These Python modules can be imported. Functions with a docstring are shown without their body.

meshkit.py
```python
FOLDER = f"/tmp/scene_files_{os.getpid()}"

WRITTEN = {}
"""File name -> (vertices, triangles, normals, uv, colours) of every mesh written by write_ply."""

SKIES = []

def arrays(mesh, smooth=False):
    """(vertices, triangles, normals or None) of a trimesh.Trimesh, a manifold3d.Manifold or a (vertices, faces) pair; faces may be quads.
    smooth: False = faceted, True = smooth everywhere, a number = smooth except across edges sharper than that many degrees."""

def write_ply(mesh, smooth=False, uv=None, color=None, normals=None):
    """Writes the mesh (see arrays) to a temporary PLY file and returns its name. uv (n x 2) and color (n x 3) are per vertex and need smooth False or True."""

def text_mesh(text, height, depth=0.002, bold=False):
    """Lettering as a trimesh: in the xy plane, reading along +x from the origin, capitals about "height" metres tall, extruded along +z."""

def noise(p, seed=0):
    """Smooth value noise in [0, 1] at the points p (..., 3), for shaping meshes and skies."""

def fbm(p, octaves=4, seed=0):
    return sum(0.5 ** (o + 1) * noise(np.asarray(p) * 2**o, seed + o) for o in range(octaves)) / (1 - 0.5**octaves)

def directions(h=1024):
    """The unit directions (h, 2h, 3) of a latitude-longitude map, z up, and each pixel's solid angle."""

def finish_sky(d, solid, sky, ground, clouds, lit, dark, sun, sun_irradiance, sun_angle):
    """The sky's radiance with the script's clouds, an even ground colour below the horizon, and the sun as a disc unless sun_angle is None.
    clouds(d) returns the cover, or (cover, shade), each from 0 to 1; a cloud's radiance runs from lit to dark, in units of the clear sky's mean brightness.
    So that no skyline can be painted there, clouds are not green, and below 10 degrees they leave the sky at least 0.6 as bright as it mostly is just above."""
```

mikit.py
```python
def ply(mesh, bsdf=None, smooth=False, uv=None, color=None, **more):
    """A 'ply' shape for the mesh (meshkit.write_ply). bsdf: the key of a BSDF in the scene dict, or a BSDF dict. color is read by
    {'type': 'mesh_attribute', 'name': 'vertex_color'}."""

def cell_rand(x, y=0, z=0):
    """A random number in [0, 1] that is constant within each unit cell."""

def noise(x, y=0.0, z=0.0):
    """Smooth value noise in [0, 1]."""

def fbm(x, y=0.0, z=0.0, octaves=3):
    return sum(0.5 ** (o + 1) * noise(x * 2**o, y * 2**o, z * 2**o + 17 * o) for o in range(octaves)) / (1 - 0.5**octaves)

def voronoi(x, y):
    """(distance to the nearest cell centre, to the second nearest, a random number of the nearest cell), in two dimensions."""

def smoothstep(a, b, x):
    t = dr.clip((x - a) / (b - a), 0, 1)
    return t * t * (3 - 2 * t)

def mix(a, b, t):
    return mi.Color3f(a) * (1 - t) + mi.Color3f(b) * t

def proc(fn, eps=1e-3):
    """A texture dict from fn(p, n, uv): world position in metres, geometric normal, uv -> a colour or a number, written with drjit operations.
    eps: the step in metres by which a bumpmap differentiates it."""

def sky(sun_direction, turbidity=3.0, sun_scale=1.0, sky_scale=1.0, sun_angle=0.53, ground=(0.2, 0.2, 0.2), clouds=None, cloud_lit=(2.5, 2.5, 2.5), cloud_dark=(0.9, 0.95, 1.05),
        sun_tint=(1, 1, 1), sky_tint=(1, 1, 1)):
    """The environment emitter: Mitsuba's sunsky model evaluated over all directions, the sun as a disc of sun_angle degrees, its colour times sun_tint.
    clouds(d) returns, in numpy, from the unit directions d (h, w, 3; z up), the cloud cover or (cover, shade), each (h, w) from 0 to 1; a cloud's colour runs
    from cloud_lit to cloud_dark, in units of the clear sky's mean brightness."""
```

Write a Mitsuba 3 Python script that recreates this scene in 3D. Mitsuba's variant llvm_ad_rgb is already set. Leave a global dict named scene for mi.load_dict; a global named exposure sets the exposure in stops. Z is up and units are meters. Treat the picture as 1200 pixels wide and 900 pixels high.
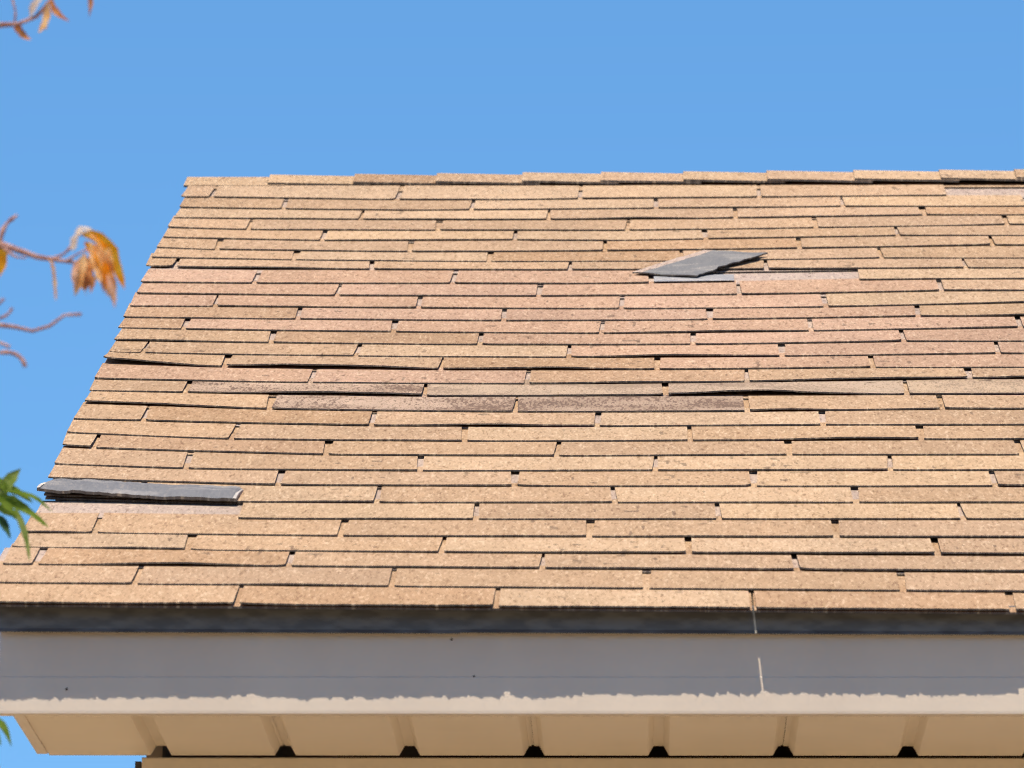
import math, random
import numpy as np, trimesh, drjit as dr, mitsuba as mi, mikit, meshkit
from mikit import noise, fbm, cell_rand, smoothstep, mix, proc

scene, labels = {'type': 'scene'}, {}
T4 = mi.ScalarTransform4f

# ------------------------------------------------------------------ camera, sky, exposure
EAVE = 2.9                                   # height of the shingles' lower edge; the eave runs along x at y = 0, the slope climbs to +y
CAM = np.array([0.2257, -9.0607, EAVE - 1.298])
FWD = np.array([-0.01795578, 0.98522921, 0.1702968])
UP = np.array([3.4655e-04, -0.17031812, 0.98538907])
exposure = 1.9
scene['camera'] = {'type': 'thinlens', 'fov': 2 * math.degrees(math.atan(600 / 9117.5)), 'fov_axis': 'x',
    'aperture_radius': 0.0074, 'focus_distance': 10.7, 'near_clip': 0.1, 'far_clip': 3000.0,
    'to_world': T4().look_at(origin=CAM.tolist(), target=(CAM + FWD).tolist(), up=UP.tolist())}
scene['daylight'] = mikit.sky((-0.013, -0.0535, 0.098), turbidity=3, sky_tint=(0.53, 0.86, 1.06), sun_tint=(1.0, 0.995, 0.99))

# ------------------------------------------------------------------ materials
PITCH = math.radians(18.43)
CA, SA = math.cos(PITCH), math.sin(PITCH)

def pick(c, table):
    out = mi.Color3f(table[0])
    for i, t in enumerate(table[1:], 1):
        out = dr.select(c > i - 0.5, mi.Color3f(t), out)
    return out

# classes of surface, one colour each, read from the mesh's uv (a whole shingle carries one class and one tone number)
TAN, PINK, WORN, BALD, PALE, BROWN, EDGE, LAP, UNDER, TAR, SUNLIT_RIM = range(11)
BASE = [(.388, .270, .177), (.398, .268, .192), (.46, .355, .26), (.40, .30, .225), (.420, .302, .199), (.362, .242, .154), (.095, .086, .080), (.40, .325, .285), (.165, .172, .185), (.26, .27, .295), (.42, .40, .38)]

def shingle_colour(p, n, uv):
    cls, tone = dr.floor(uv.x / 10), dr.floor(uv.y / 10) / 99
    s = p.y * CA + (p.z - EAVE) * SA
    base = pick(cls, BASE)
    g1 = noise(p.x * 540, s * 105, 0.5)
    g2 = noise(p.x * 290 + 31, s * 58, 3.5)
    g3 = fbm(p.x * 60, s * 30, p.z * 20)
    big = fbm(p.x * 4.0, s * 3.0, 5.0)
    g = g1 * 0.60 + g2 * 0.40
    is_worn = dr.select((cls > 1.5) & (cls < 3.5), 1.0, 0.0)
    is_edge = dr.select((cls > 5.5) & (cls < 6.5), 1.0, 0.0)
    is_back = dr.select(cls > 7.5, 1.0, 0.0)
    grain = 1 - is_back * 0.75
    col = base * (1.01 + 0.18 * tone) * (0.88 + 0.24 * big) * (1 - (1 - is_back * 0.5) * 0.20 * (g3 - 0.5)) * (1 - 0.08 * (noise(p.x * 26, s * 2.3, 4.0) - 0.4) * (1 - is_back))
    hue = cell_rand(tone * 97, 3, 1) - 0.5
    col = col * mi.Color3f(1 + 0.02 * hue, 1.0, 1 - 0.06 * hue)
    dark = smoothstep(0.50, 0.20, g) * grain
    light = smoothstep(0.52, 0.78, g) * grain
    col = mix(col, col * mi.Color3f(.48, .42, .39), dark * 0.8)
    col = mix(col, col * 0.55 + mi.Color3f(.36, .30, .22), light * 0.8)
    # worn tabs: granules gone in patches, dark asphalt showing
    patch = smoothstep(0.42, 0.60, fbm(p.x * 9, s * 16, 2.0) * 0.30 + g * 0.70)
    col = mix(col, mi.Color3f(.135, .090, .072), is_worn * patch * dr.select(cls > 2.5, 0.85, 0.55))
    fleck = smoothstep(0.70, 0.86, g) * is_edge
    col = mix(col, mi.Color3f(.22, .17, .13), fleck * 0.6)
    spot = smoothstep(0.86, 0.92, noise(p.x * 130, s * 45, 8.0)) * smoothstep(0.50, 0.62, fbm(p.x * 6, s * 5, 9.0)) * (1 - is_back)
    col = mix(col, mi.Color3f(.10, .075, .06), spot * 0.55)
    # bald backs: soft mottling
    mot = fbm(p.x * 22, p.y * 40, p.z * 40)
    col = mix(col, col * mi.Color3f(1.7, 1.6, 1.45), is_back * smoothstep(0.50, 0.70, mot) * 0.6)
    return dr.clip(col, 0.0, 0.9)

def grain_height(p, n, uv):
    s = p.y * CA + (p.z - EAVE) * SA
    return noise(p.x * 500, s * 260, p.z * 200)

scene['shingle_mat'] = {'type': 'twosided', 'bsdf': {'type': 'diffuse', 'reflectance': proc(shingle_colour)}}

def mottled(a, b, f, stretch=(1, 1, 1)):
    def fn(p, n, uv):
        return mix(a, b, smoothstep(0.3, 0.7, fbm(p.x * f * stretch[0], p.y * f * stretch[1], p.z * f * stretch[2], 4)))
    return proc(fn)

def painted(key, a, b, f, rough=0.45, spec=0.4, stretch=(1, 1, 1)):
    scene[key] = {'type': 'twosided', 'bsdf': {'type': 'principled', 'base_color': mottled(a, b, f, stretch), 'roughness': rough, 'specular': spec}}

painted('fascia_mat', (.525, .470, .405), (.56, .505, .435), 9, 0.42, 0.4, (1, 1, .3))
painted('soffit_mat', (.605, .548, .455), (.645, .583, .49), 5, 0.5, 0.35)
painted('drip_mat', (.066, .080, .096), (.115, .135, .155), 45, 0.5, 0.5, (1, 1, 2.2))
painted('trim_mat', (.66, .60, .48), (.70, .635, .51), 8)
painted('siding_mat', (.56, .45, .33), (.62, .50, .37), 6)
painted('deck_mat', (.10, .075, .05), (.16, .12, .085), 12, 0.9, 0.1)
painted('nail_mat', (.05, .045, .04), (.09, .08, .07), 50, 0.6, 0.4)
painted('ground_mat', (.265, .195, .115), (.37, .28, .175), 0.8, 0.95, 0.1)
painted('bark_mat', (.20, .125, .10), (.34, .24, .20), 160, 0.85, 0.2)
painted('twig_mat', (.22, .105, .085), (.42, .26, .23), 200, 0.8, 0.2)

def leaf_mat(key, a, b, trans, f=120):
    scene[key] = {'type': 'principledthin', 'base_color': mottled(a, b, f), 'roughness': 0.6, 'diff_trans': trans, 'spec_trans': 0.0}
leaf_mat('orange_leaf_mat', (.97, .40, .02), (.98, .56, .05), 1.6)
leaf_mat('tan_leaf_mat', (.72, .38, .14), (.90, .62, .32), 1.1)
leaf_mat('brown_leaf_mat', (.36, .14, .06), (.58, .28, .12), 0.8)
leaf_mat('pink_leaf_mat', (.60, .34, .22), (.78, .52, .38), 1.0)
leaf_mat('sunlit_leaf_mat', (.95, .70, .30), (.97, .84, .52), 1.0)  # sunlit highlight in the leaf cluster, painted as a pale yellow blade
leaf_mat('pale_leaf_mat', (.55, .46, .40), (.66, .58, .50), 0.8)
leaf_mat('green_leaf_mat', (.13, .22, .03), (.22, .33, .055), 1.2)
leaf_mat('young_leaf_mat', (.16, .24, .05), (.26, .33, .10), 0.9)
leaf_mat('shaded_leaf_mat', (.03, .07, .03), (.05, .10, .045), 0.5)  # green leaf in shade, the shade painted into its colour

# ------------------------------------------------------------------ helpers
taken = {}
def numbered(name):
    n = taken.get(name, 0)
    taken[name] = n + 1
    return name if n == 0 else f'{name}_{n:03d}'

def part(key, mesh, mat, smooth=False, label=None, kind=None, uv=None):
    key = numbered(key)
    scene[key] = mikit.ply(mesh, mat, smooth=smooth, uv=uv)
    if label: labels.setdefault(key, {})['label'] = label
    if kind: labels.setdefault(key, {})['kind'] = kind
    return key

def on_roof(x, s, h):
    """x along the eave, s up the slope, h above the deck -> world."""
    x, s, h = np.broadcast_arrays(np.asarray(x, float), s, h)
    return np.stack([x, s * CA - h * SA, EAVE + s * SA + h * CA], -1)

def box(x0, x1, y0, y1, z0, z1):
    m = trimesh.creation.box((x1 - x0, y1 - y0, z1 - z0))
    m.apply_translation(((x0 + x1) / 2, (y0 + y1) / 2, (z0 + z1) / 2))
    return m

def extrude_x(poly, x0, x1):
    """closed polygon of (y, z), drawn out along x"""
    import shapely.geometry as sg
    m = trimesh.creation.extrude_polygon(sg.Polygon(poly), x1 - x0)
    v = m.vertices
    m.vertices = np.stack([v[:, 2] + x0, v[:, 0], v[:, 1]], 1)
    m.fix_normals()
    return m

def wob(u, seed, f=9.0):
    """small smooth wobble in [-1, 1]"""
    return (np.sin(u * f * 2.1 + seed * 1.7) + np.sin(u * f * 5.3 + seed * 3.1) * 0.5 + np.sin(u * f * 11.7 + seed * 5.9) * 0.28) / 1.78

class Sheet:
    """collects curved sheets with thickness, with per-vertex uv that names class and tone"""
    def __init__(self): self.v, self.f, self.uv, self.n = [], [], [], 0
    def grid(self, P, cls, tone, flip=False):
        a, b = P.shape[:2]
        i = np.arange(a * b).reshape(a, b) + self.n
        q = np.stack([i[:-1, :-1], i[1:, :-1], i[1:, 1:], i[:-1, 1:]], -1).reshape(-1, 4)
        if flip: q = q[:, ::-1]
        self.v.append(P.reshape(-1, 3)); self.f.append(np.vstack([q[:, [0, 1, 2]], q[:, [0, 2, 3]]])); self.n += a * b
        l0 = np.linspace(0.5, 1.0, a)[:, None] + np.zeros((a, b)); l1 = np.linspace(0.5, 1.0, b)[None] + np.zeros((a, b))
        self.uv.append(np.stack([cls * 10 + l0 + 1, int(tone) * 10 + l1 + 1], -1).reshape(-1, 2))
    def slab(self, top, bot, cls, tone, edge=EDGE, under=None):
        """top, bot: (nx, ns, 3) grids; the four rims carry the class `edge`"""
        self.grid(top, cls, tone)
        self.grid(bot, cls if under is None else under, tone, True)
        for a, b in ((top[:, 0], bot[:, 0]), (bot[:, -1], top[:, -1]), (bot[0], top[0]), (top[-1], bot[-1])):
            self.grid(np.stack([b, a], 1), edge, tone)
    def mesh(self):
        return trimesh.Trimesh(np.vstack(self.v), np.vstack(self.f), process=False), np.vstack(self.uv)
    def build(self, key, **k):
        m, uv = self.mesh()
        return part(key, m, 'shingle_mat', uv=uv, **k)

# ------------------------------------------------------------------ the ground
def ground():
    n = 41
    g = np.sign(np.linspace(-1, 1, n)) * np.abs(np.linspace(-1, 1, n)) ** 2.5 * 900
    X, Y = np.meshgrid(g, g, indexing='ij')
    r = np.hypot(X, Y)
    Z = 0.03 * np.sin(X * 0.7) * np.cos(Y * 0.9) * np.minimum(1, r / 8)
    i = np.arange(n * n).reshape(n, n)
    q = np.stack([i[:-1, :-1], i[1:, :-1], i[1:, 1:], i[:-1, 1:]], -1).reshape(-1, 4)
    key = part('ground', (np.stack([X, Y, Z], -1).reshape(-1, 3), q), 'ground_mat', smooth=True, kind='structure')
    labels[key]['label'] = 'dry pale ground around the house'
    labels[key]['category'] = 'ground'
ground()

# ------------------------------------------------------------------ the house: walls, deck, eave
FAR = 3.2                                     # the house goes on to the right, out of the picture
RIDGE_S = 4.095
RIDGE_Y, RIDGE_Z = RIDGE_S * CA, EAVE + RIDGE_S * SA
RAKE = -0.531
O = 0.055                                     # the fascia stands this far behind the shingles' edge
FB = EAVE - 0.1181                            # bottom of the fascia
SZ = EAVE - 0.1151                            # soffit
WALL_Y = 0.498
labels['house'] = {'label': 'house with weathered tan shingle roof, pale fascia and beige soffit', 'category': 'house'}

back = 2 * RIDGE_Y
def wall_profile(dz=-0.05):
    top = lambda y: EAVE + y * SA / CA + dz
    return [(WALL_Y, 0.0), (back - WALL_Y, 0.0), (back - WALL_Y, SZ - 0.02), (WALL_Y, SZ - 0.02)]
part('house__wall', extrude_x(wall_profile(), -0.405, FAR - 0.15), 'siding_mat')
part('house__wall', extrude_x([(WALL_Y, SZ - 0.018), (back - WALL_Y, SZ - 0.018), (back - WALL_Y, EAVE + WALL_Y * SA / CA - .10), (RIDGE_Y, RIDGE_Z - .10), (WALL_Y, EAVE + WALL_Y * SA / CA - .10)], -0.400, -0.38), 'siding_mat')
part('house__wall', extrude_x([(WALL_Y, SZ - 0.018), (back - WALL_Y, SZ - 0.018), (back - WALL_Y, EAVE + WALL_Y * SA / CA - .10), (RIDGE_Y, RIDGE_Z - .10), (WALL_Y, EAVE + WALL_Y * SA / CA - .10)], FAR - .18, FAR - .155), 'siding_mat')
z = SZ - 0.062
while z > 0.3:                                # lap siding under the frieze
    part('house__wall__siding_board', extrude_x([(WALL_Y - .004, z), (WALL_Y - .016, z - .125), (WALL_Y - .002, z - .125)], -0.405, FAR - .15), 'siding_mat')
    z -= 0.126
# frieze channel at the head of the wall, its upper lip just under the soffit
part('house__frieze', extrude_x([(WALL_Y - .022, SZ - .0035), (WALL_Y - .020, SZ - .0020), (WALL_Y - .016, SZ - .0035), (WALL_Y - .016, SZ - .050), (WALL_Y - .001, SZ - .050), (WALL_Y - .001, SZ - .060), (WALL_Y - .022, SZ - .060)], -0.404, FAR - .15), 'trim_mat')
part('house__corner_post', box(-0.413, -0.4055, WALL_Y - .012, WALL_Y + .05, 0.05, SZ - .006), 'nail_mat')

# roof deck, both slopes
deck = [(O + .001, EAVE + (O + .001) * SA / CA - .0085), (RIDGE_Y, RIDGE_Z - .007), (back - .012, EAVE + .012 * SA / CA - .009), (back - .012, EAVE - .022), (RIDGE_Y, RIDGE_Z - .022), (O + .022, EAVE + (O + .022) * SA / CA - .024), (O + .006, EAVE - .0045)]
part('house__roof', extrude_x(deck, RAKE - .008, FAR), 'deck_mat')
# rake board along the gable, and the return that closes the eave box
rb = [(0.0565, FB + .001), (0.444, FB + .001), (0.444, FB + .12), (RIDGE_Y, RIDGE_Z - .135), (RIDGE_Y, RIDGE_Z - .024), (0.0565, EAVE - .024)]
part('house__rake_board', extrude_x(rb, RAKE, RAKE + .013), 'fascia_mat')
part('house__eave_return', box(RAKE + .0145, -0.4145, .476, .482, SZ + .0025, SZ + .115), 'trim_mat')
part('house__rake_soffit', extrude_x([(.475, SZ + .125), (RIDGE_Y, RIDGE_Z - .105), (RIDGE_Y, RIDGE_Z - .095), (.475, SZ + .135)], RAKE + .0145, -0.406), 'soffit_mat')

# fascia: one folded sheet, the lower half 1.6 mm proud, with a returned lip
fz = EAVE - 0.0737
fascia = [(O, EAVE - .006), (O, fz + .0006), (O - .0007, fz - .0006), (O - .0007, FB + .004), (O - .0002, FB + .0008), (O + .002, FB), (O + .018, FB), (O + .018, FB + .0012), (O + .0024, FB + .0016), (O + .004, EAVE - .006)]
part('house__fascia', extrude_x(fascia, RAKE - .015, FAR), 'fascia_mat')
for x, zz in ((-.466, -.0885), (-.011, -.0290), (.0155, -.0728)):
    m = trimesh.creation.icosphere(subdivisions=2, radius=.0016)
    m.apply_scale((1, .45, 1)); m.apply_translation((x, O - (.0018 if zz < -.0737 else .0002), EAVE + zz))
    part('house__fascia__nail', m, 'nail_mat', smooth=True)
# drip edge: two lengths of dark metal, the left one lapped over the right one
def drip(x0, x1, dy, dz):
    def prof(x):
        low = -0.0203 - 0.0046 * (x + .55) / 1.2 + dz
        return [(O - .009 - dy, EAVE + .0100), (O - .0125 - dy, EAVE + .0088), (O - .0125 - dy, EAVE + low + .004), (O - .0150 - dy, EAVE + low), (O - .0138 - dy, EAVE + low - .0006), (O - .0100 - dy, EAVE + low + .004), (O - .0100 - dy, EAVE + .0070), (O - .002, EAVE + .0095), (O - .002, EAVE + .0110)]
    a, b = prof(x0), prof(x1)
    k = len(a)
    v = np.array([(x0, y, zz) for y, zz in a] + [(x1, y, zz) for y, zz in b])
    f = [(i, (i + 1) % k, k + (i + 1) % k, k + i) for i in range(k)]
    return (v, np.array(f))
part('house__drip_edge', drip(RAKE - .020, -.0015, .0012, -.0012), 'drip_mat')
part('house__drip_edge', drip(-.030, FAR, 0, 0), 'drip_mat')

# soffit: panels with a V groove in the middle and one at each seam, run from fascia to wall
def soffit_panel(x0, first=False, last=None):
    d, w, h, t = .3070, .0132, .0118, .0011
    f = .0062
    pro = [(0.0, h), (f, h), (w - .0006, 0.0006), (w, 0), (d / 2 - w, 0), (d / 2 - w + .0006, .0006), (d / 2 - f, h), (d / 2 + f, h), (d / 2 + w - .0006, .0006), (d / 2 + w, 0), (d - w, 0), (d - w + .0006, .0006), (d - f, h), (d - .003, h), (d - .0028, h + .0014), (d - .0004, h + .0014)]
    if first: pro = [(.0155, 0)] + pro[4:]
    ys = np.linspace(.0590, .4740, 9)
    rng = np.random.default_rng(int((x0 + 5) * 1000))
    sag = rng.uniform(0.0, .0022, 2)
    P = np.zeros((len(pro), len(ys), 3))
    for i, (x, hh) in enumerate(pro):
        b = sag[0] * math.sin(math.pi * min(1, max(0, (x - w) / (d / 2 - 2 * w)))) if x < d / 2 else sag[1] * math.sin(math.pi * min(1, max(0, (x - d / 2 - w) / (d / 2 - 2 * w))))
        P[i, :, 0] = x0 + x; P[i, :, 1] = ys; P[i, :, 2] = SZ + hh + abs(b) * smooth_end(ys)
    Q = P.copy(); Q[:, :, 2] += t
    sh = Sheet(); sh.grid(P, 0, 0); sh.grid(Q, 0, 0, True); sh.grid(np.stack([P[:, 0], Q[:, 0]], 1), 0, 0); sh.grid(np.stack([P[:, -1], Q[:, -1]], 1), 0, 0)
    return sh.mesh()[0]
def smooth_end(ys):
    t = np.clip((ys - .25) / .21, 0, 1)
    return t * t * (3 - 2 * t)
x = -.2265 - .3070
k = 0
while x < FAR - .1:
    part('house__soffit__panel', soffit_panel(x, first=(k == 0)), 'soffit_mat')
    x += .3070; k += 1
# ------------------------------------------------------------------ the shingles
ROWS = {   # course from the ridge down: lower edge (x, distance up the slope), slots (x)
    1: ([(-0.503, 3.811), (-0.289, 3.787), (-0.195, 3.776), (-0.006, 3.774), (0.136, 3.788), (0.405, 3.805), (0.646, 3.826)], [-0.506, -0.196, 0.107, 0.404, 0.719]),
    2: ([(-0.544, 3.675), (-0.382, 3.655), (-0.185, 3.637), (-0.069, 3.642), (0.233, 3.662), (0.539, 3.682)], [-0.379, -0.070, 0.233, 0.540]),
    3: ([(-0.546, 3.544), (-0.251, 3.524), (-0.056, 3.517), (0.059, 3.519), (0.362, 3.537), (0.668, 3.573)], [-0.247, 0.058, 0.362, 0.670]),
    4: ([(-0.552, 3.422), (-0.424, 3.394), (-0.118, 3.385), (0.186, 3.383), (0.488, 3.413), (0.796, 3.454)], [-0.423, -0.118, 0.186, 0.490, 0.799]),
    5: ([(-0.552, 3.301), (-0.299, 3.261), (0.003, 3.270), (0.166, 3.259), (0.312, 3.279), (0.616, 3.318)], [-0.299, 0.008, 0.312, 0.619]),
    6: ([(-0.558, 3.180), (-0.466, 3.153), (-0.155, 3.125), (-0.048, 3.127), (0.152, 3.136), (0.458, 3.165), (0.761, 3.204)], [-0.460, -0.155, 0.152, 0.459, 0.765]),
    7: ([(-0.558, 3.059), (-0.335, 3.029), (-0.027, 3.007), (0.274, 3.016), (0.583, 3.049)], [-0.333, -0.028, 0.274, 0.585]),
    8: ([(-0.565, 2.963), (-0.388, 2.940), (-0.206, 2.925), (0.099, 2.918), (0.709, 2.935)], [-0.515, -0.208, 0.099, 0.403, 0.712]),
    9: ([(-0.556, 2.777), (-0.379, 2.766), (-0.079, 2.765), (0.091, 2.760), (0.225, 2.769), (0.665, 2.812)], [-0.382, -0.079, 0.225, 0.540]),
    10: ([(-0.552, 2.654), (-0.247, 2.629), (0.056, 2.624), (0.358, 2.641), (0.663, 2.682)], [-0.250, 0.055, 0.358, 0.665]),
    11: ([(-0.554, 2.516), (-0.425, 2.515), (-0.121, 2.496), (0.180, 2.486), (0.485, 2.503), (0.777, 2.552)], [-0.428, -0.123, 0.180, 0.486]),
    12: ([(-0.559, 2.398), (-0.296, 2.379), (0.007, 2.361), (0.312, 2.373), (0.618, 2.407)], [-0.298, 0.007, 0.312, 0.620]),
    13: ([(-0.560, 2.292), (-0.458, 2.274), (-0.151, 2.247), (0.153, 2.229), (0.458, 2.254), (0.764, 2.292)], [-0.461, -0.152, 0.152, 0.459, 0.766]),
    14: ([(-0.553, 2.162), (-0.324, 2.138), (-0.022, 2.117), (0.284, 2.116), (0.589, 2.150)], [-0.326, -0.023, 0.285, 0.591]),
    15: ([(-0.551, 2.043), (-0.502, 2.034), (-0.196, 2.004), (0.107, 1.991), (0.411, 2.002), (0.720, 2.031)], [-0.505, -0.198, 0.107, 0.412, 0.722]),
    16: ([(-0.555, 1.943), (-0.378, 1.901), (-0.072, 1.876), (0.233, 1.875), (0.536, 1.891)], [-0.381, -0.073, 0.233, 0.539]),
    17: ([(-0.558, 1.788), (-0.250, 1.748), (0.052, 1.739), (0.358, 1.754), (0.670, 1.793)], [-0.252, 0.051, 0.359, 0.672]),
    18: ([(-0.556, 1.677), (-0.420, 1.661), (-0.088, 1.629), (0.245, 1.636), (0.577, 1.645)], [-0.422, -0.089, 0.245, 0.579]),
    19: ([(-0.553, 1.568), (-0.296, 1.510), (0.040, 1.483), (0.355, 1.490), (0.621, 1.512)], [-0.298, 0.039, 0.356, 0.623]),
    20: ([(-0.563, 1.423), (-0.461, 1.408), (-0.151, 1.363), (0.152, 1.359), (0.456, 1.369)], [-0.464, -0.153, 0.152, 0.457, 0.764]),
    21: ([(-0.563, 1.305), (-0.333, 1.246), (-0.023, 1.231), (0.276, 1.234), (0.583, 1.245)], [-0.336, -0.024, 0.277, 0.585]),
    22: ([(-0.558, 1.188), (-0.512, 1.174), (-0.203, 1.117), (0.100, 1.106), (0.406, 1.116), (0.711, 1.116)], [-0.515, -0.204, 0.100, 0.407, 0.713]),
    23: ([(-0.557, 1.040), (-0.379, 1.001), (-0.075, 0.984), (0.230, 0.987), (0.534, 0.990)], [-0.382, -0.076, 0.230, 0.536]),
    24: ([(-0.550, 0.925), (-0.254, 0.871), (0.049, 0.864), (0.356, 0.861), (0.665, 0.861)], [-0.564, -0.256, 0.049, 0.357, 0.667]),
    25: ([(-0.550, 0.790), (-0.296, 0.741), (-0.123, 0.735), (0.179, 0.735), (0.484, 0.734)], [-0.429, -0.124, 0.179, 0.485]),
    26: ([(-0.550, 0.655), (-0.289, 0.612), (0.006, 0.608), (0.309, 0.608), (0.615, 0.608)], [-0.297, 0.005, 0.310, 0.616]),
    27: ([(-0.552, 0.504), (-0.464, 0.504), (-0.161, 0.482), (0.148, 0.479), (0.453, 0.479)], [-0.466, -0.160, 0.148, 0.454]),
    28: ([(-0.564, 0.398), (-0.341, 0.377), (-0.032, 0.365), (0.271, 0.365), (0.574, 0.365)], [-0.343, -0.032, 0.271, 0.575]),
    29: ([(-0.565, 0.279), (-0.212, 0.271), (0.094, 0.256), (0.400, 0.254), (0.664, 0.248)], [-0.521, -0.214, 0.093, 0.401]),
    30: ([(-0.554, 0.147), (-0.390, 0.144), (-0.084, 0.130), (0.220, 0.119), (0.524, 0.110)], [-0.392, -0.085, 0.219, 0.525]),
    31: ([(-0.542, 0.010), (-0.261, 0.004), (0.043, -0.004), (0.345, -0.021), (0.648, -0.034)], [-0.263, 0.042, 0.345, 0.650]),
}

C = {1: [TAN, PALE, PALE, PALE, TAN], 2: [TAN, TAN, PALE, TAN], 3: [PALE, PALE, TAN, TAN], 4: [TAN, TAN, TAN, TAN, TAN], 5: [TAN, PALE, PALE, TAN],
     6: [TAN, TAN, TAN, BROWN, TAN], 7: [TAN, PALE, BROWN, TAN, TAN], 8: [TAN, TAN, TAN, TAN, TAN, TAN], 9: [PINK, PINK, PINK, PINK, PALE],
     10: [PINK, PINK, PINK, PINK, TAN, TAN], 11: [PINK, PINK, PINK, PINK, PALE], 12: [BROWN, PINK, PINK, PINK, TAN], 13: [BROWN, PINK, PINK, PINK, PINK, PINK],
     14: [TAN, BROWN, PINK, PINK, PINK], 15: [TAN, TAN, PALE, PINK, PINK, PINK], 16: [TAN, TAN, BROWN, PINK, PINK], 17: [PINK, PINK, BROWN, TAN, TAN],
     18: [TAN, BALD, WORN, WORN, WORN], 19: [TAN, BALD, BALD, TAN, TAN]}
# tabs whose lower edge has come up: (course, tab) -> list of (centre, half width, height)
LIFT = {(16, 0): [(-.55, .16, .0085)], (16, 1): [(-.26, .24, .0072)], (14, 0): [(-.50, .1, .002)], (18, 3): [(.36, .20, .0078)], (17, 4): [(.80, .13, .0075)],
        (19, 3): [(.40, .09, .0045)], (28, 0): [(-.40, .10, .004)], (29, 1): [(-.36, .12, .0055)], (19, 0): [(-.50, .2, .003)], (12, 4): [(.78, .12, .005)],
        (16, 2): [(.05, .2, .0045)], (21, 3): [(.50, .15, .003)], (8, 1): [(-.36, .12, .0022)], (22, 0): [(-.54, .06, .003)], (3, 2): [(.2, .1, .003)], (24, 4): [(.7, .1, .003)],
        (27, 0): [(-.53, .06, .003)], (30, 1): [(-.2, .15, .002)], (17, 2): [(.2, .15, .0025)], (18, 1): [(-.2, .2, .005)], (17, 3): [(.5, .2, .004)], (15, 3): [(.25, .2, .0035)], (13, 3): [(.3, .2, .003)], (20, 2): [(.0, .2, .003)], (25, 1): [(-.15, .1, .002)]}
MISSING = {(1, 5), (9, 3), (26, 0)}
TH, LOW = .0021, .0023                        # thickness of a tab, height of its underside at the lower edge

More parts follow.
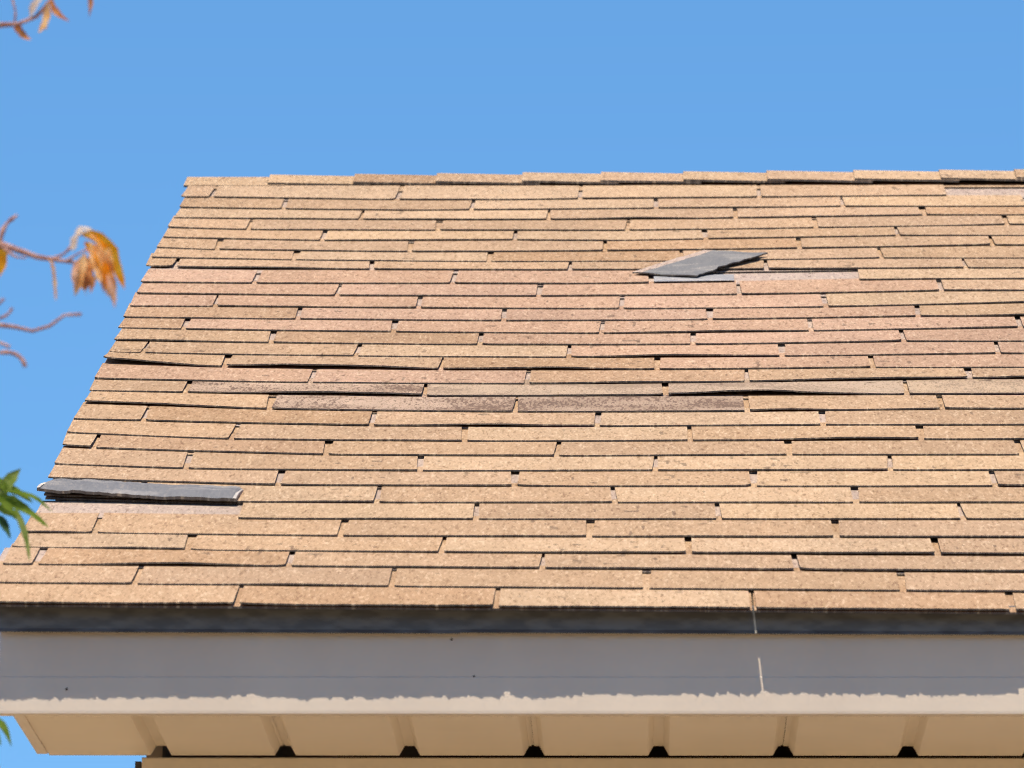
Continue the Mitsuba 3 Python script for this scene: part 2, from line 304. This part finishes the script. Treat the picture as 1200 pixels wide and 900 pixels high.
def edge_s(row, u):
    pts = np.array(ROWS[row][0])
    mean = np.interp(u, pts[:, 0], pts[:, 1])
    if row >= 29:                             # the eave itself is straight: most of what was measured there is its droop
        mid = {29: .261, 30: .129, 31: .0}[row]
        mean = mid + (.22 * (mean - mid) if row < 31 else .0034 * np.clip((np.asarray(u) + .1) / .75, -.8, 1.2))
    return mean
def droop(row, u):
    """the last courses hang a few millimetres lower towards the right"""
    k = {28: .2, 29: .6, 30: .85, 31: 1.0}.get(row, 0)
    return -k * .0062 * np.clip((np.asarray(u) + .1) / .75, -.8, 1.2)

def tab(sh, row, u0, u1, cls, tone, seed, nx=12, lifts=(), ns=3, length=.165, rough=.0006):
    u = np.linspace(u0, u1, nx)
    if nx > 3 and row < 31:
        u = np.sort(np.r_[u[1:-1], u0, u0 + .003, u0 + .008, u1 - .008, u1 - .003, u1]); nx = len(u)
    s0 = edge_s(row, u) + rough * wob(u, seed, 14)
    if row == 31:
        r = np.random.default_rng(seed + 5)
        e = r.normal(0, 1, nx + 2); s0 = edge_s(row, u) + .0010 * wob(u, 3, 5) + .00018 * (e[:-2] + e[1:-1] + e[2:]) + .00035 * e[1:-1] - .0008 * np.abs(r.normal(0, 1, nx)) * (r.random(nx) > .85) + .0018 * (r.random(nx) > .97)
    t = np.linspace(0, 1, ns) ** 1.2
    rc = random.Random(seed * 7 + 1)
    for end in (u0, u1):
        chip = abs(rc.gauss(0, .0014)) + (rc.uniform(.003, .008) if rc.random() < .07 else 0)
        s0 = s0 + chip * np.exp(-(np.abs(u - end) / rc.uniform(.004, .009)) ** 1.5)
    rise = np.zeros(nx)
    for c, w, h in lifts:
        q = np.clip(1 - np.abs(u - c) / w, 0, 1); rise += .62 * h * q * q * (3 - 2 * q) * (1 + .35 * wob(u, seed + 3, 7))
    r = random.Random(seed)
    rise += r.uniform(0, .0007) + r.uniform(0, .0011) * np.abs(np.linspace(-1, 1, nx)) ** 3 + .0004 * (1 + wob(u, seed + 9, 8))
    S = s0[:, None] + (length * t)[None]
    prof = np.clip(1 - (length * t) / .115, 0, 1) ** 1.5
    base = LOW * (1 - (length * t) / .127)
    H0 = base[None] + rise[:, None] * prof[None] + droop(row, u)[:, None]
    U = u[:, None] + 0 * S + (t ** .8)[None] * .0022 * (rc.gauss(0, 1) * (u == u0) + rc.gauss(0, 1) * (u == u1))[:, None]
    sh.slab(on_roof(U, S, H0 + TH), on_roof(U, S, H0), cls, tone)

rnd = random.Random(11)
SLOT = .0076
cut = {}
for row in ROWS:
    pts, slots = ROWS[row]
    left = -.556 if row in (1, 24, 25, 26, 31) else .45 * pts[0][0] - .55 * .556
    if row in (25, 26): left = -.551
    if row >= 30: left = -.572
    slots = [j for j in slots if j > left + .02]
    while slots[-1] < .90: slots = slots + [slots[-1] + .3055]
    ends = [left] + slots
    cut[row] = slots[-1]
    for i in range(len(ends) - 1):
        u0, u1 = ends[i] + (SLOT / 2 if i else 0), ends[i + 1] - SLOT / 2
        seed = row * 17 + i
        cls = (C.get(row, []) + [None] * 9)[i]
        rv = rnd.random()
        if cls is None: cls = TAN if rv < .62 else (PALE if rv < .84 else BROWN)
        tone = rnd.randint(10, 90)
        if (row, i) in MISSING: continue
        sh = Sheet()
        tab(sh, row, u0, u1, cls, tone, seed, nx=(max(8, int((u1 - u0) * 480)) if row == 31 else max(4, int((u1 - u0) * 40))), lifts=LIFT.get((row, i), ()), ns=2 if row == 31 else 3, length=.24 if row == 1 else .165)
        lab = {BALD: 'dark worn shingle that has lost its granules', WORN: 'speckled worn shingle with thin granules'}.get(cls)
        sh.build('house__roof__shingle', label=lab)
    # the upper half of the strip, hidden but for the slots and the missing tabs of the course above
    sh = Sheet()
    gap = .0034
    for a, b in ((left + .002, cut[row] - .02),):
        u = np.linspace(a, b, 24); s = edge_s(row, u)
        S = s[:, None] + np.array([.132, 0.282])[None]
        H = np.array([.0010, -.0024])[None] + droop(row, u)[:, None]
        sh.slab(on_roof(u[:, None] + 0 * S, S, H), on_roof(u[:, None] + 0 * S, S, H - .0022), LAP if (9 <= row <= 16 or row in (2, 25, 26, 27)) else (TAN if row % 3 else LAP), rnd.randint(5, 60), under=EDGE)
    sh.build('house__roof__underlap')
# the starter strip under the first course, in two lengths with a narrow open joint between them
u_gap = ROWS[31][1][2]
for a, b in ((RAKE - .035, u_gap - .0012), (u_gap + .0012, FAR)):
    u = np.linspace(a, b, 90 if b < 1 else 160)
    r = np.random.default_rng(4)
    s = edge_s(31, u) + .0036 + r.normal(0, .0004, len(u))
    S = s[:, None] + np.array([0, .2])[None]
    H = np.array([.0008, -.001])[None] + droop(31, u)[:, None]
    U = u[:, None] + 0 * S
    sh = Sheet(); sh.slab(on_roof(U, S, H), on_roof(U, S, H - .0026), BROWN, 20)
    sh.build('house__roof__starter_strip')
# dark tar under the torn tab
u = np.linspace(.229, .352, 8); S = edge_s(9, u)[:, None] + np.array([.004, .085])[None]; U = u[:, None] + 0 * S
sh = Sheet(); sh.slab(on_roof(U, S, np.array([.0050, .0034])[None]), on_roof(U, S, np.array([.0040, .0024])[None]), TAR, 50)
sh.build('house__roof__tar_patch', label='bluish grey bald patch where a tab is missing')
# the rest of the roof to the right, out of the picture
sh = Sheet()
for row in ROWS:
    x = cut[row]; i = 0
    while x < FAR - .02:
        tab(sh, row, x + SLOT / 2, min(x + .3055, FAR + .01) - SLOT / 2, [TAN, PALE, BROWN, TAN][(row * 3 + i) % 4], rnd.randint(0, 99), row * 31 + i, nx=3, ns=2)
        x += .3055; i += 1
    u = np.linspace(cut[row] - .02, FAR, 3); s = edge_s(row, u); S = s[:, None] + np.array([.132, 0.282])[None]
    H = np.array([.0010, -.0024])[None] + droop(row, u)[:, None]
    sh.slab(on_roof(u[:, None] + 0 * S, S, H), on_roof(u[:, None] + 0 * S, S, H - .002), LAP, 30)
sh.build('house__roof__shingle_field', kind='stuff')
# the far slope
sh = Sheet()
for j in range(32):
    u = np.linspace(RAKE - .02, FAR, 3); s = .127 * j - .0 + np.array([0, .16]); H = np.array([.007, .003])
    P = on_roof(u[:, None], s[None], H[None]); P[..., 1] = back - P[..., 1]
    Q = on_roof(u[:, None], s[None], H[None] - .004); Q[..., 1] = back - Q[..., 1]
    if s[1] < RIDGE_S - .004: sh.slab(P, Q, TAN, 50)
sh.build('house__roof__far_slope', kind='stuff')

# ridge caps, bent over the ridge, each lapping the next one's left end
caps = [-.562, -.421, -.277, -.138, .007, .140, .279, .420, .567, .712, .839]
while caps[-1] < FAR - .15: caps.append(caps[-1] + .1415)
capcls = [PALE, PALE, BROWN, TAN, PALE, TAN, PALE, TAN, PALE, PALE, TAN]
capgap = [0, .001, .0015, .002, .003, .002, .0025, .003, .0025, .0015, .001]
for i, c in enumerate(caps):
    e = caps[i + 1] if i + 1 < len(caps) else FAR
    length = e - c + .03
    r = random.Random(70 + i)
    u = np.linspace(c, min(c + length, FAR + .01), 6)
    k = (u - c) / .14
    lift = (.0038 if i else .001) * (1 - k) + capgap[i % 11] * .4 - .002
    rise = np.interp(u, [-.56, .85], [-.0055, .0035]) + lift
    side = .112 + r.uniform(-.004, .004)
    a = np.array([-side, -side * .55, -.03, -.010, 0, .010, .03, side * .55, side])
    hh = np.array([.0088, .0092, .0100, .0098, .0075, .0098, .0100, .0092, .0088])
    P = np.zeros((6, 9, 3)); Q = P.copy()
    for m in range(9):
        for G, th in ((P, 0), (Q, .0036)):
            w_ = on_roof(u, RIDGE_S - abs(a[m]) + .0035 * wob(u, i) * (m == 0), hh[m] - th + rise * 1.0)
            if a[m] > 0: w_[:, 1] = back - w_[:, 1]
            G[:, m] = w_
    P[:, 4, 1] = RIDGE_Y; Q[:, 4, 1] = RIDGE_Y
    sh = Sheet(); sh.slab(P, Q, capcls[i % 11], rnd.randint(20, 80))
    sh.build('house__roof__ridge_cap')

# the tab that has torn and folded back up the slope: its smooth grey back faces us
def flap():
    n = 46
    u = np.linspace(-.558, -.302, n); t = (u - u[0]) / (u[-1] - u[0])
    r = np.random.default_rng(9)
    jag = np.convolve(r.normal(0, 1, n + 8), np.ones(3) / 3, 'same')[4:-4]
    low = np.interp(t, [0, .06, .3, .5, 1], [.0122, .0108, .0085, .0060, .0052]) + .0009 * jag       # height of the ragged fold above the course below
    s_fold = edge_s(26, u) + np.interp(t, [0, .4, 1], [.112, .118, .118]) + .0008 * jag
    w = np.array([0, .04, .10, .2, .35, .55, .75, .9, 1.0])
    ends = .010 * np.exp(-t / .02) * 0
    S = s_fold[:, None] - .004 * np.sin(w * math.pi * .5)[None] * 0 + (.105 * w)[None]
    hump = np.interp(w, [0, .04, .10, .2, .35, .55, .75, .9, 1.0], [0, .0008, .0015, .0022, .0026, .0024, .0016, .0008, -.0004])
    H = (low + .0018)[:, None] * (1 - .22 * w)[None] + (hump + .0010)[None]
    sink = np.exp(-((t - 0) / .018) ** 2) * .006 + np.exp(-((1 - t) / .015) ** 2) * .004
    H = H - sink[:, None] * w[None]
    U = u[:, None] + 0 * S - .012 * (w ** 1.5)[None] * (1 - t)[:, None] * -1 + .004 * w[None] * t[:, None]
    sh = Sheet()
    top, bot = on_roof(U, S, H + .0015), on_roof(U, S, H - .0022)
    sh.grid(top, UNDER, 60); sh.grid(bot, EDGE, 40, True)
    sh.grid(np.stack([bot[:, 0], top[:, 0]], 1), EDGE, 30); sh.grid(np.stack([bot[:, -1], top[:, -1]], 1), EDGE, 30)
    for a in (0, -1): sh.grid(np.stack([bot[a], top[a]], 1), LAP, 90)
    # the pale rim at both ends, sunlight on the edge put into its colour, 4 mm wide
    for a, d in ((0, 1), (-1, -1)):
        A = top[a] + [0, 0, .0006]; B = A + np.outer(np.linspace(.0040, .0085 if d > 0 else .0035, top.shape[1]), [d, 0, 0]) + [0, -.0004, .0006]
        sh.grid(np.stack([A, B], 1) if d > 0 else np.stack([B, A], 1), LIT_RIM, 95)
    return sh
LIT_RIM = SUNLIT_RIM
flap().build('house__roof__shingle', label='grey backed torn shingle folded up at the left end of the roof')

# ------------------------------------------------------------------ the loose tab lying across the roof
def loose_tab():
    A, B, Cc, D = np.array([.1960, 2.858]), np.array([.3075, 3.095]), np.array([.4050, 3.052]), np.array([.2965, 2.812])
    a, b = np.linspace(0, 1, 22), np.linspace(0, 1, 14)
    r = np.random.default_rng(3)
    jag = np.convolve(r.normal(0, 1, 30), np.ones(3) / 3, 'same')[4:26]
    P = np.zeros((22, 14, 2))
    for i, t in enumerate(a):
        L, Rr = A + (B - A) * t, D + (Cc - D) * t
        w = 1 + .030 * jag[i] - .05 * math.exp(-((t - .30) / .07) ** 2)
        P[i] = L[None] + (Rr - L)[None] * (b * w)[:, None]
    t, q = a[:, None], b[None]
    H = .0058 + .0030 * q * np.exp(-((t - .45) / .35) ** 2) + .0030 * t + .0006 * np.sin(q * 9 + t * 5)
    H = H + .003 * np.clip(q - .8, 0, 1) * np.sin(t * 40) + .0011 * np.exp(-((t - .62 - .12 * q) / .035) ** 2) - .0008 * np.exp(-((q - .45 + .2 * t) / .06) ** 2)
    top = on_roof(P[..., 0], P[..., 1], H + .0022); bot = on_roof(P[..., 0], P[..., 1], H)
    sh = Sheet(); sh.slab(top[:, 2:], bot[:, 2:], UNDER, 55); sh.slab(top[:, :3], bot[:, :3], LAP, 40)
    # the granule strip left along one margin of its back
    return sh
k = loose_tab().build('loose_shingle')
labels[k] = {'label': 'torn grey shingle tab lying loose and skewed on the upper roof, ragged lower edge', 'category': 'shingle'}

# ------------------------------------------------------------------ trees to the left, in front of the eave
def tube(pts, r0, r1, sides=8, seed=0, knots=0.12):
    pts = np.asarray(pts, float)
    d = np.r_[0, np.cumsum(np.linalg.norm(np.diff(pts, axis=0), axis=1))]
    n = max(6, int(len(pts) * 4))
    from scipy.interpolate import PchipInterpolator
    tt = np.linspace(0, d[-1], n)
    Pn = np.stack([PchipInterpolator(d, pts[:, k])(tt) for k in range(3)], 1)
    tan = np.gradient(Pn, axis=0); tan /= np.linalg.norm(tan, axis=1, keepdims=True)
    ref = np.array([.13, .98, .11])
    a = np.cross(tan, ref); a /= np.linalg.norm(a, axis=1, keepdims=True); b = np.cross(tan, a)
    rng = np.random.default_rng(seed)
    rad = np.linspace(r0, r1, n) * (1 + knots * rng.normal(0, 1, n))
    ang = np.linspace(0, 2 * math.pi, sides, endpoint=False)
    V = Pn[:, None] + rad[:, None, None] * (np.cos(ang)[None, :, None] * a[:, None] + np.sin(ang)[None, :, None] * b[:, None])
    i = np.arange(n * sides).reshape(n, sides); j = np.roll(i, -1, 1)
    q = np.stack([i[:-1], i[1:], j[1:], j[:-1]], -1).reshape(-1, 4)
    V = np.vstack([V.reshape(-1, 3), Pn[:1], Pn[-1:]])
    tri = np.vstack([q[:, [0, 1, 2]], q[:, [0, 2, 3]], np.stack([np.full(sides, len(V) - 2), i[0], j[0]], 1), np.stack([np.full(sides, len(V) - 1), j[-1], i[-1]], 1)])
    return trimesh.Trimesh(V, tri, process=False)

def leaf(pts, width, seed=0, fold=.35, face=(0.15, -1, 0.6), curl=.25):
    """a folded, curling blade along the polyline"""
    pts = np.asarray(pts, float)
    d = np.r_[0, np.cumsum(np.linalg.norm(np.diff(pts, axis=0), axis=1))]
    n = 9
    tt = np.linspace(0, d[-1], n)
    P = np.stack([np.interp(tt, d, pts[:, k]) for k in range(3)], 1)
    P[1:-1] = (P[:-2] + 2 * P[1:-1] + P[2:]) / 4
    tan = np.gradient(P, axis=0); tan /= np.linalg.norm(tan, axis=1, keepdims=True)
    rng = np.random.default_rng(seed)
    f = np.array(face) + rng.normal(0, .35, 3); f /= np.linalg.norm(f)
    side = np.cross(tan, f); side /= np.linalg.norm(side, axis=1, keepdims=True)
    nor = np.cross(side, tan)
    t = np.linspace(0, 1, n)
    w = width * .5 * np.sin(np.pi * np.clip(t * .93 + .05, 0, 1) ** .8) ** .85 * (1 + .16 * rng.normal(0, 1, n))
    w[0], w[-1] = .0006, .0003
    rows = []
    for q in (-1, -.55, 0, .55, 1):
        rows.append(P + side * (q * w)[:, None] + nor * (fold * abs(q) * w + curl * width * .5 * np.sin(t * 5 + seed + q) * abs(q))[:, None])
    V = np.stack(rows, 1).reshape(-1, 3)
    i = np.arange(n * 5).reshape(n, 5)
    q = np.stack([i[:-1, :-1], i[1:, :-1], i[1:, 1:], i[:-1, 1:]], -1).reshape(-1, 4)
    return (V, q)

def deep(pts, y, seed, amp=.02):
    """(x, z) points given a gentle wander in depth"""
    r = random.Random(seed); d = r.uniform(-amp, amp); out = []
    for x, z in pts:
        d += r.uniform(-.004, .004); out.append((x, y + d, z))
    return out

# the dry tree: trunk and limbs out of the picture, its twig ends reach in
TY = -1.86
labels['dry_tree'] = {'label': 'nearly bare tree at the left with curled orange leaves on its twig ends', 'category': 'tree'}
part('dry_tree__trunk', tube([(-1.16, TY - .05, -.05), (-1.14, TY - .03, .9), (-1.09, TY, 1.8), (-1.06, TY + .02, 2.5), (-1.02, TY, 3.1), (-.98, TY, 3.6), (-.95, TY + .02, 4.0)], .058, .010, 12, 1, .03), 'bark_mat', smooth=True)
def branch(pts, r0, r1, seed): part('dry_tree__branch', tube(pts, r0, r1 * (1.15 if 9 <= seed <= 13 else .85), 8, seed, .16), 'twig_mat', smooth=True)
branch([(-1.04, TY + .01, 2.80), (-.80, TY, 2.91)] + [(x, TY, z) for x, z in [(-.598, 2.945), (-.486, 2.969), (-.389, 2.983), (-.377, 2.977), (-.357, 2.969), (-.339, 2.966), (-.310, 2.962)]], .014, .0017, 2)
branch([(x, TY, z) for x, z in [(-.342, 2.967), (-.331, 2.970), (-.323, 2.977), (-.318, 2.986), (-.308, 2.992)]], .0017, .0010, 3)
branch([(x, TY - .002, z) for x, z in [(-.326, 2.964), (-.315, 2.971), (-.306, 2.976)]], .0014, .0009, 4)
branch([(x, TY + .002, z) for x, z in [(-.400, 2.970), (-.390, 2.982), (-.386, 2.996), (-.373, 3.009)]], .0032, .0018, 5)
branch([(x, TY - .003, z) for x, z in [(-.388, 2.979), (-.381, 2.973), (-.373, 2.968), (-.364, 2.967)]], .0017, .0010, 6)
branch([(-1.0, TY, 3.02), (-.75, TY + .03, 3.13)] + [(x, TY + .03, z) for x, z in [(-.554, 3.179), (-.457, 3.196), (-.392, 3.199), (-.376, 3.200), (-.364, 3.205), (-.354, 3.211), (-.345, 3.226), (-.325, 3.25)]], .011, .0014, 7)
branch([(x, TY + .03, z) for x, z in [(-.381, 3.199), (-.380, 3.210), (-.383, 3.226), (-.38, 3.25)]], .0014, .0010, 8)
branch([(-1.05, TY, 2.66), (-.80, TY - .03, 2.80)] + [(x, TY - .03, z) for x, z in [(-.597, 2.871), (-.460, 2.894), (-.388, 2.898), (-.378, 2.898), (-.361, 2.892), (-.349, 2.892), (-.340, 2.896), (-.328, 2.905), (-.319, 2.910), (-.309, 2.908)]], .012, .0011, 9)
branch([(x, TY - .03, z) for x, z in [(-.430, 2.895), (-.400, 2.901), (-.388, 2.904), (-.381, 2.906), (-.374, 2.914)]], .0024, .0012, 10)
branch([(x, TY - .03, z) for x, z in [(-.440, 2.895), (-.420, 2.898), (-.394, 2.912), (-.382, 2.923)]], .0024, .0012, 11)
branch([(x, TY - .03, z) for x, z in [(-.430, 2.895), (-.405, 2.889), (-.388, 2.882), (-.376, 2.877)]], .0024, .0013, 12)
branch([(x, TY - .03, z) for x, z in [(-.470, 2.893), (-.436, 2.879), (-.396, 2.871), (-.378, 2.872), (-.367, 2.868), (-.361, 2.858)]], .0028, .0014, 13)
branch([(-1.02, TY, 3.2), (-1.25, TY + .1, 3.45), (-1.45, TY + .05, 3.7)], .012, .002, 14)
branch([(-1.06, TY, 2.6), (-1.35, TY - .1, 2.9), (-1.6, TY - .15, 3.2)], .013, .002, 15)
branch([(-.97, TY, 3.7), (-.80, TY + .05, 3.95), (-.72, TY + .02, 4.1)], .008, .0015, 16)
DRY = [  # blade (x, z), width, material
    ([(-.311, 2.989), (-.299, 2.991), (-.287, 2.977), (-.278, 2.959), (-.271, 2.938)], .017, 'orange_leaf_mat'),
    ([(-.305, 2.982), (-.294, 2.969), (-.287, 2.949), (-.279, 2.920)], .014, 'tan_leaf_mat'),
    ([(-.308, 2.975), (-.299, 2.975), (-.290, 2.959), (-.287, 2.938)], .015, 'orange_leaf_mat'),
    ([(-.308, 2.972), (-.311, 2.961), (-.314, 2.945), (-.317, 2.930)], .012, 'tan_leaf_mat'),
    ([(-.307, 2.969), (-.306, 2.957), (-.306, 2.946), (-.308, 2.935)], .012, 'brown_leaf_mat'),
    ([(-.302, 2.977), (-.299, 2.965), (-.295, 2.953), (-.293, 2.941)], .012, 'tan_leaf_mat'),
    ([(-.310, 2.983), (-.303, 2.977), (-.298, 2.968), (-.299, 2.957)], .012, 'orange_leaf_mat'),
    ([(-.296, 2.978), (-.287, 2.961), (-.284, 2.945), (-.281, 2.928)], .012, 'brown_leaf_mat'),
    ([(-.320, 2.974), (-.319, 2.984), (-.314, 2.991), (-.305, 2.992)], .010, 'pale_leaf_mat'),
    ([(-.343, 2.967), (-.339, 2.962), (-.337, 2.943), (-.335, 2.926)], .0065, 'tan_leaf_mat'),
    ([(-.306, 2.990), (-.296, 2.985), (-.287, 2.969), (-.281, 2.950)], .010, 'tan_leaf_mat'),
    ([(-.304, 2.976), (-.297, 2.966), (-.296, 2.955), (-.298, 2.944)], .010, 'pale_leaf_mat'),
    ([(-.313, 2.968), (-.316, 2.956), (-.314, 2.945), (-.309, 2.937)], .009, 'orange_leaf_mat'),
    ([(-.292, 2.967), (-.287, 2.955), (-.282, 2.941), (-.281, 2.924)], .009, 'tan_leaf_mat'),
    ([(-.318, 2.992), (-.313, 2.997), (-.305, 2.995), (-.299, 2.988)], .008, 'pale_leaf_mat'),
    ([(-.309, 2.965), (-.304, 2.952), (-.301, 2.945), (-.303, 2.934)], .008, 'brown_leaf_mat'),
    ([(-.300, 2.964), (-.297, 2.955), (-.292, 2.947), (-.290, 2.934)], .007, 'pink_leaf_mat'),
    ([(-.314, 2.962), (-.318, 2.951), (-.318, 2.943), (-.314, 2.934)], .007, 'pink_leaf_mat'),
    ([(-.295, 2.962), (-.291, 2.950), (-.287, 2.940), (-.287, 2.930)], .007, 'tan_leaf_mat'),
    ([(-.304, 2.960), (-.309, 2.950), (-.311, 2.940), (-.307, 2.932)], .006, 'tan_leaf_mat'),
    ([(-.287, 2.950), (-.283, 2.938), (-.279, 2.930), (-.280, 2.918)], .006, 'pink_leaf_mat'),
    ([(-.303, 2.981), (-.300, 2.976), (-.298, 2.970), (-.297, 2.963)], .009, 'sunlit_leaf_mat'),
    ([(-.394, 2.984), (-.387, 2.976), (-.385, 2.963), (-.390, 2.949)], .013, 'orange_leaf_mat'),
    ([(-.401, 2.980), (-.394, 2.973), (-.392, 2.961), (-.395, 2.948)], .013, 'orange_leaf_mat'),
    ([(-.380, 3.200), (-.376, 3.193), (-.371, 3.188), (-.365, 3.184)], .0085, 'brown_leaf_mat'),
    ([(-.350, 3.221), (-.349, 3.211), (-.351, 3.201), (-.357, 3.191)], .0105, 'tan_leaf_mat'),
    ([(-.346, 3.223), (-.343, 3.212), (-.337, 3.205), (-.328, 3.200)], .0085, 'brown_leaf_mat'),
    ([(-.322, 3.252), (-.308, 3.226), (-.308, 3.216), (-.310, 3.207)], .0075, 'brown_leaf_mat'),
    ([(-.349, 3.219), (-.352, 3.210), (-.353, 3.203), (-.352, 3.196)], .0070, 'orange_leaf_mat'),
    ([(-.366, 3.205), (-.362, 3.216), (-.356, 3.224), (-.35, 3.235)], .009, 'pale_leaf_mat')]
for i, (pts, w, m) in enumerate(DRY):
    ya = TY + (.03 if pts[0][1] > 3.1 else 0)
    part('dry_tree__leaf', leaf(deep(pts, ya - (.006 if m in ('pink_leaf_mat', 'sunlit_leaf_mat') else 0), 40 + i, .006), w * .85, 40 + i), m, smooth=True)
rl = random.Random(5)
lm = []
for i in range(60):                           # leaves left on the limbs outside the picture
    c = rl.choice([(-1.45, TY + .05, 3.65), (-1.6, TY - .15, 3.15), (-.78, TY + .03, 4.0), (-1.25, TY + .1, 3.4), (-1.35, TY - .1, 2.85)])
    c = np.array(c) + [rl.gauss(0, .06), rl.gauss(0, .06), rl.gauss(0, .05)]
    v, q = leaf([c, c + [rl.gauss(0, .01), 0, -.02], c + [rl.gauss(0, .015), rl.gauss(0, .01), -.05]], .014, i)
    lm.append(trimesh.Trimesh(v, np.vstack([q[:, [0, 1, 2]], q[:, [0, 2, 3]]]), process=False))
part('dry_tree__crown', trimesh.util.concatenate(lm), 'orange_leaf_mat', kind='stuff')

# the green shrub beside it
GY = -1.2
labels['green_shrub'] = {'label': 'shrub with narrow green leaves reaching over the left end of the eave', 'category': 'shrub'}
part('green_shrub__stem', tube([(-.86, GY - .06, -.05), (-.84, GY, .9), (-.78, GY + .02, 1.7), (-.70, GY, 2.2), (-.60, GY, 2.6), (-.52, GY, 2.75), (-.465, GY, 2.825), (-.440, GY, 2.845)], .022, .0015, 8, 21, .04), 'bark_mat', smooth=True)
part('green_shrub__stem', tube([(-.70, GY, 2.2), (-.60, GY - .01, 2.46), (-.50, GY, 2.60), (-.450, GY, 2.617), (-.440, GY, 2.612)], .008, .0013, 8, 22, .05), 'bark_mat', smooth=True)
part('green_shrub__stem', tube([(-.80, GY, 1.5), (-.95, GY + .1, 2.0), (-1.02, GY + .12, 2.5)], .010, .002, 8, 23, .05), 'bark_mat', smooth=True)
GREEN = [([(-.442, 2.846), (-.435, 2.857), (-.428, 2.866), (-.421, 2.873)], .0150, 'young_leaf_mat'),
    ([(-.449, 2.853), (-.435, 2.852), (-.422, 2.847), (-.408, 2.838)], .0110, 'green_leaf_mat'),
    ([(-.437, 2.848), (-.419, 2.847), (-.403, 2.840), (-.386, 2.827)], .0110, 'green_leaf_mat'),
    ([(-.442, 2.842), (-.424, 2.835), (-.408, 2.826), (-.391, 2.811)], .0110, 'green_leaf_mat'),
    ([(-.449, 2.836), (-.436, 2.831), (-.426, 2.826), (-.417, 2.817)], .0110, 'green_leaf_mat'),
    ([(-.426, 2.832), (-.419, 2.815), (-.414, 2.800), (-.410, 2.776)], .0085, 'young_leaf_mat'),
    ([(-.448, 2.826), (-.439, 2.819), (-.434, 2.810), (-.430, 2.800)], .0100, 'shaded_leaf_mat'),
    ([(-.450, 2.846), (-.442, 2.840), (-.434, 2.832), (-.422, 2.823)], .0100, 'green_leaf_mat'),
    ([(-.454, 2.850), (-.440, 2.842), (-.426, 2.840), (-.412, 2.834)], .0110, 'green_leaf_mat'),
    ([(-.449, 2.861), (-.442, 2.859), (-.437, 2.853), (-.434, 2.845)], .0100, 'green_leaf_mat'),
    ([(-.447, 2.618), (-.438, 2.610), (-.431, 2.599), (-.426, 2.585)], .0090, 'green_leaf_mat'),
    ([(-.454, 2.616), (-.444, 2.606), (-.439, 2.594), (-.437, 2.586)], .0085, 'young_leaf_mat')]
for i, (pts, w, m) in enumerate(GREEN):
    part('green_shrub__leaf', leaf(deep(pts, GY, 80 + i, .008), w * .85, 80 + i, face=(.1, -1, .6), curl=.12), m, smooth=True)
lm = []
for i in range(120):
    t = rl.random()
    c = np.array([-.55, GY, 2.68]) * t + np.array([-1.0, GY + .1, 2.2]) * (1 - t) + [rl.gauss(0, .05) - .06, rl.gauss(0, .06), rl.gauss(0, .08)]
    d = np.array([rl.gauss(0, .03), rl.gauss(0, .03), rl.gauss(-.02, .02)])
    v, q = leaf([c, c + d * .5 + [0, 0, .004], c + d], .011, 200 + i)
    lm.append(trimesh.Trimesh(v, np.vstack([q[:, [0, 1, 2]], q[:, [0, 2, 3]]]), process=False))
part('green_shrub__foliage', trimesh.util.concatenate(lm), 'green_leaf_mat', kind='stuff')
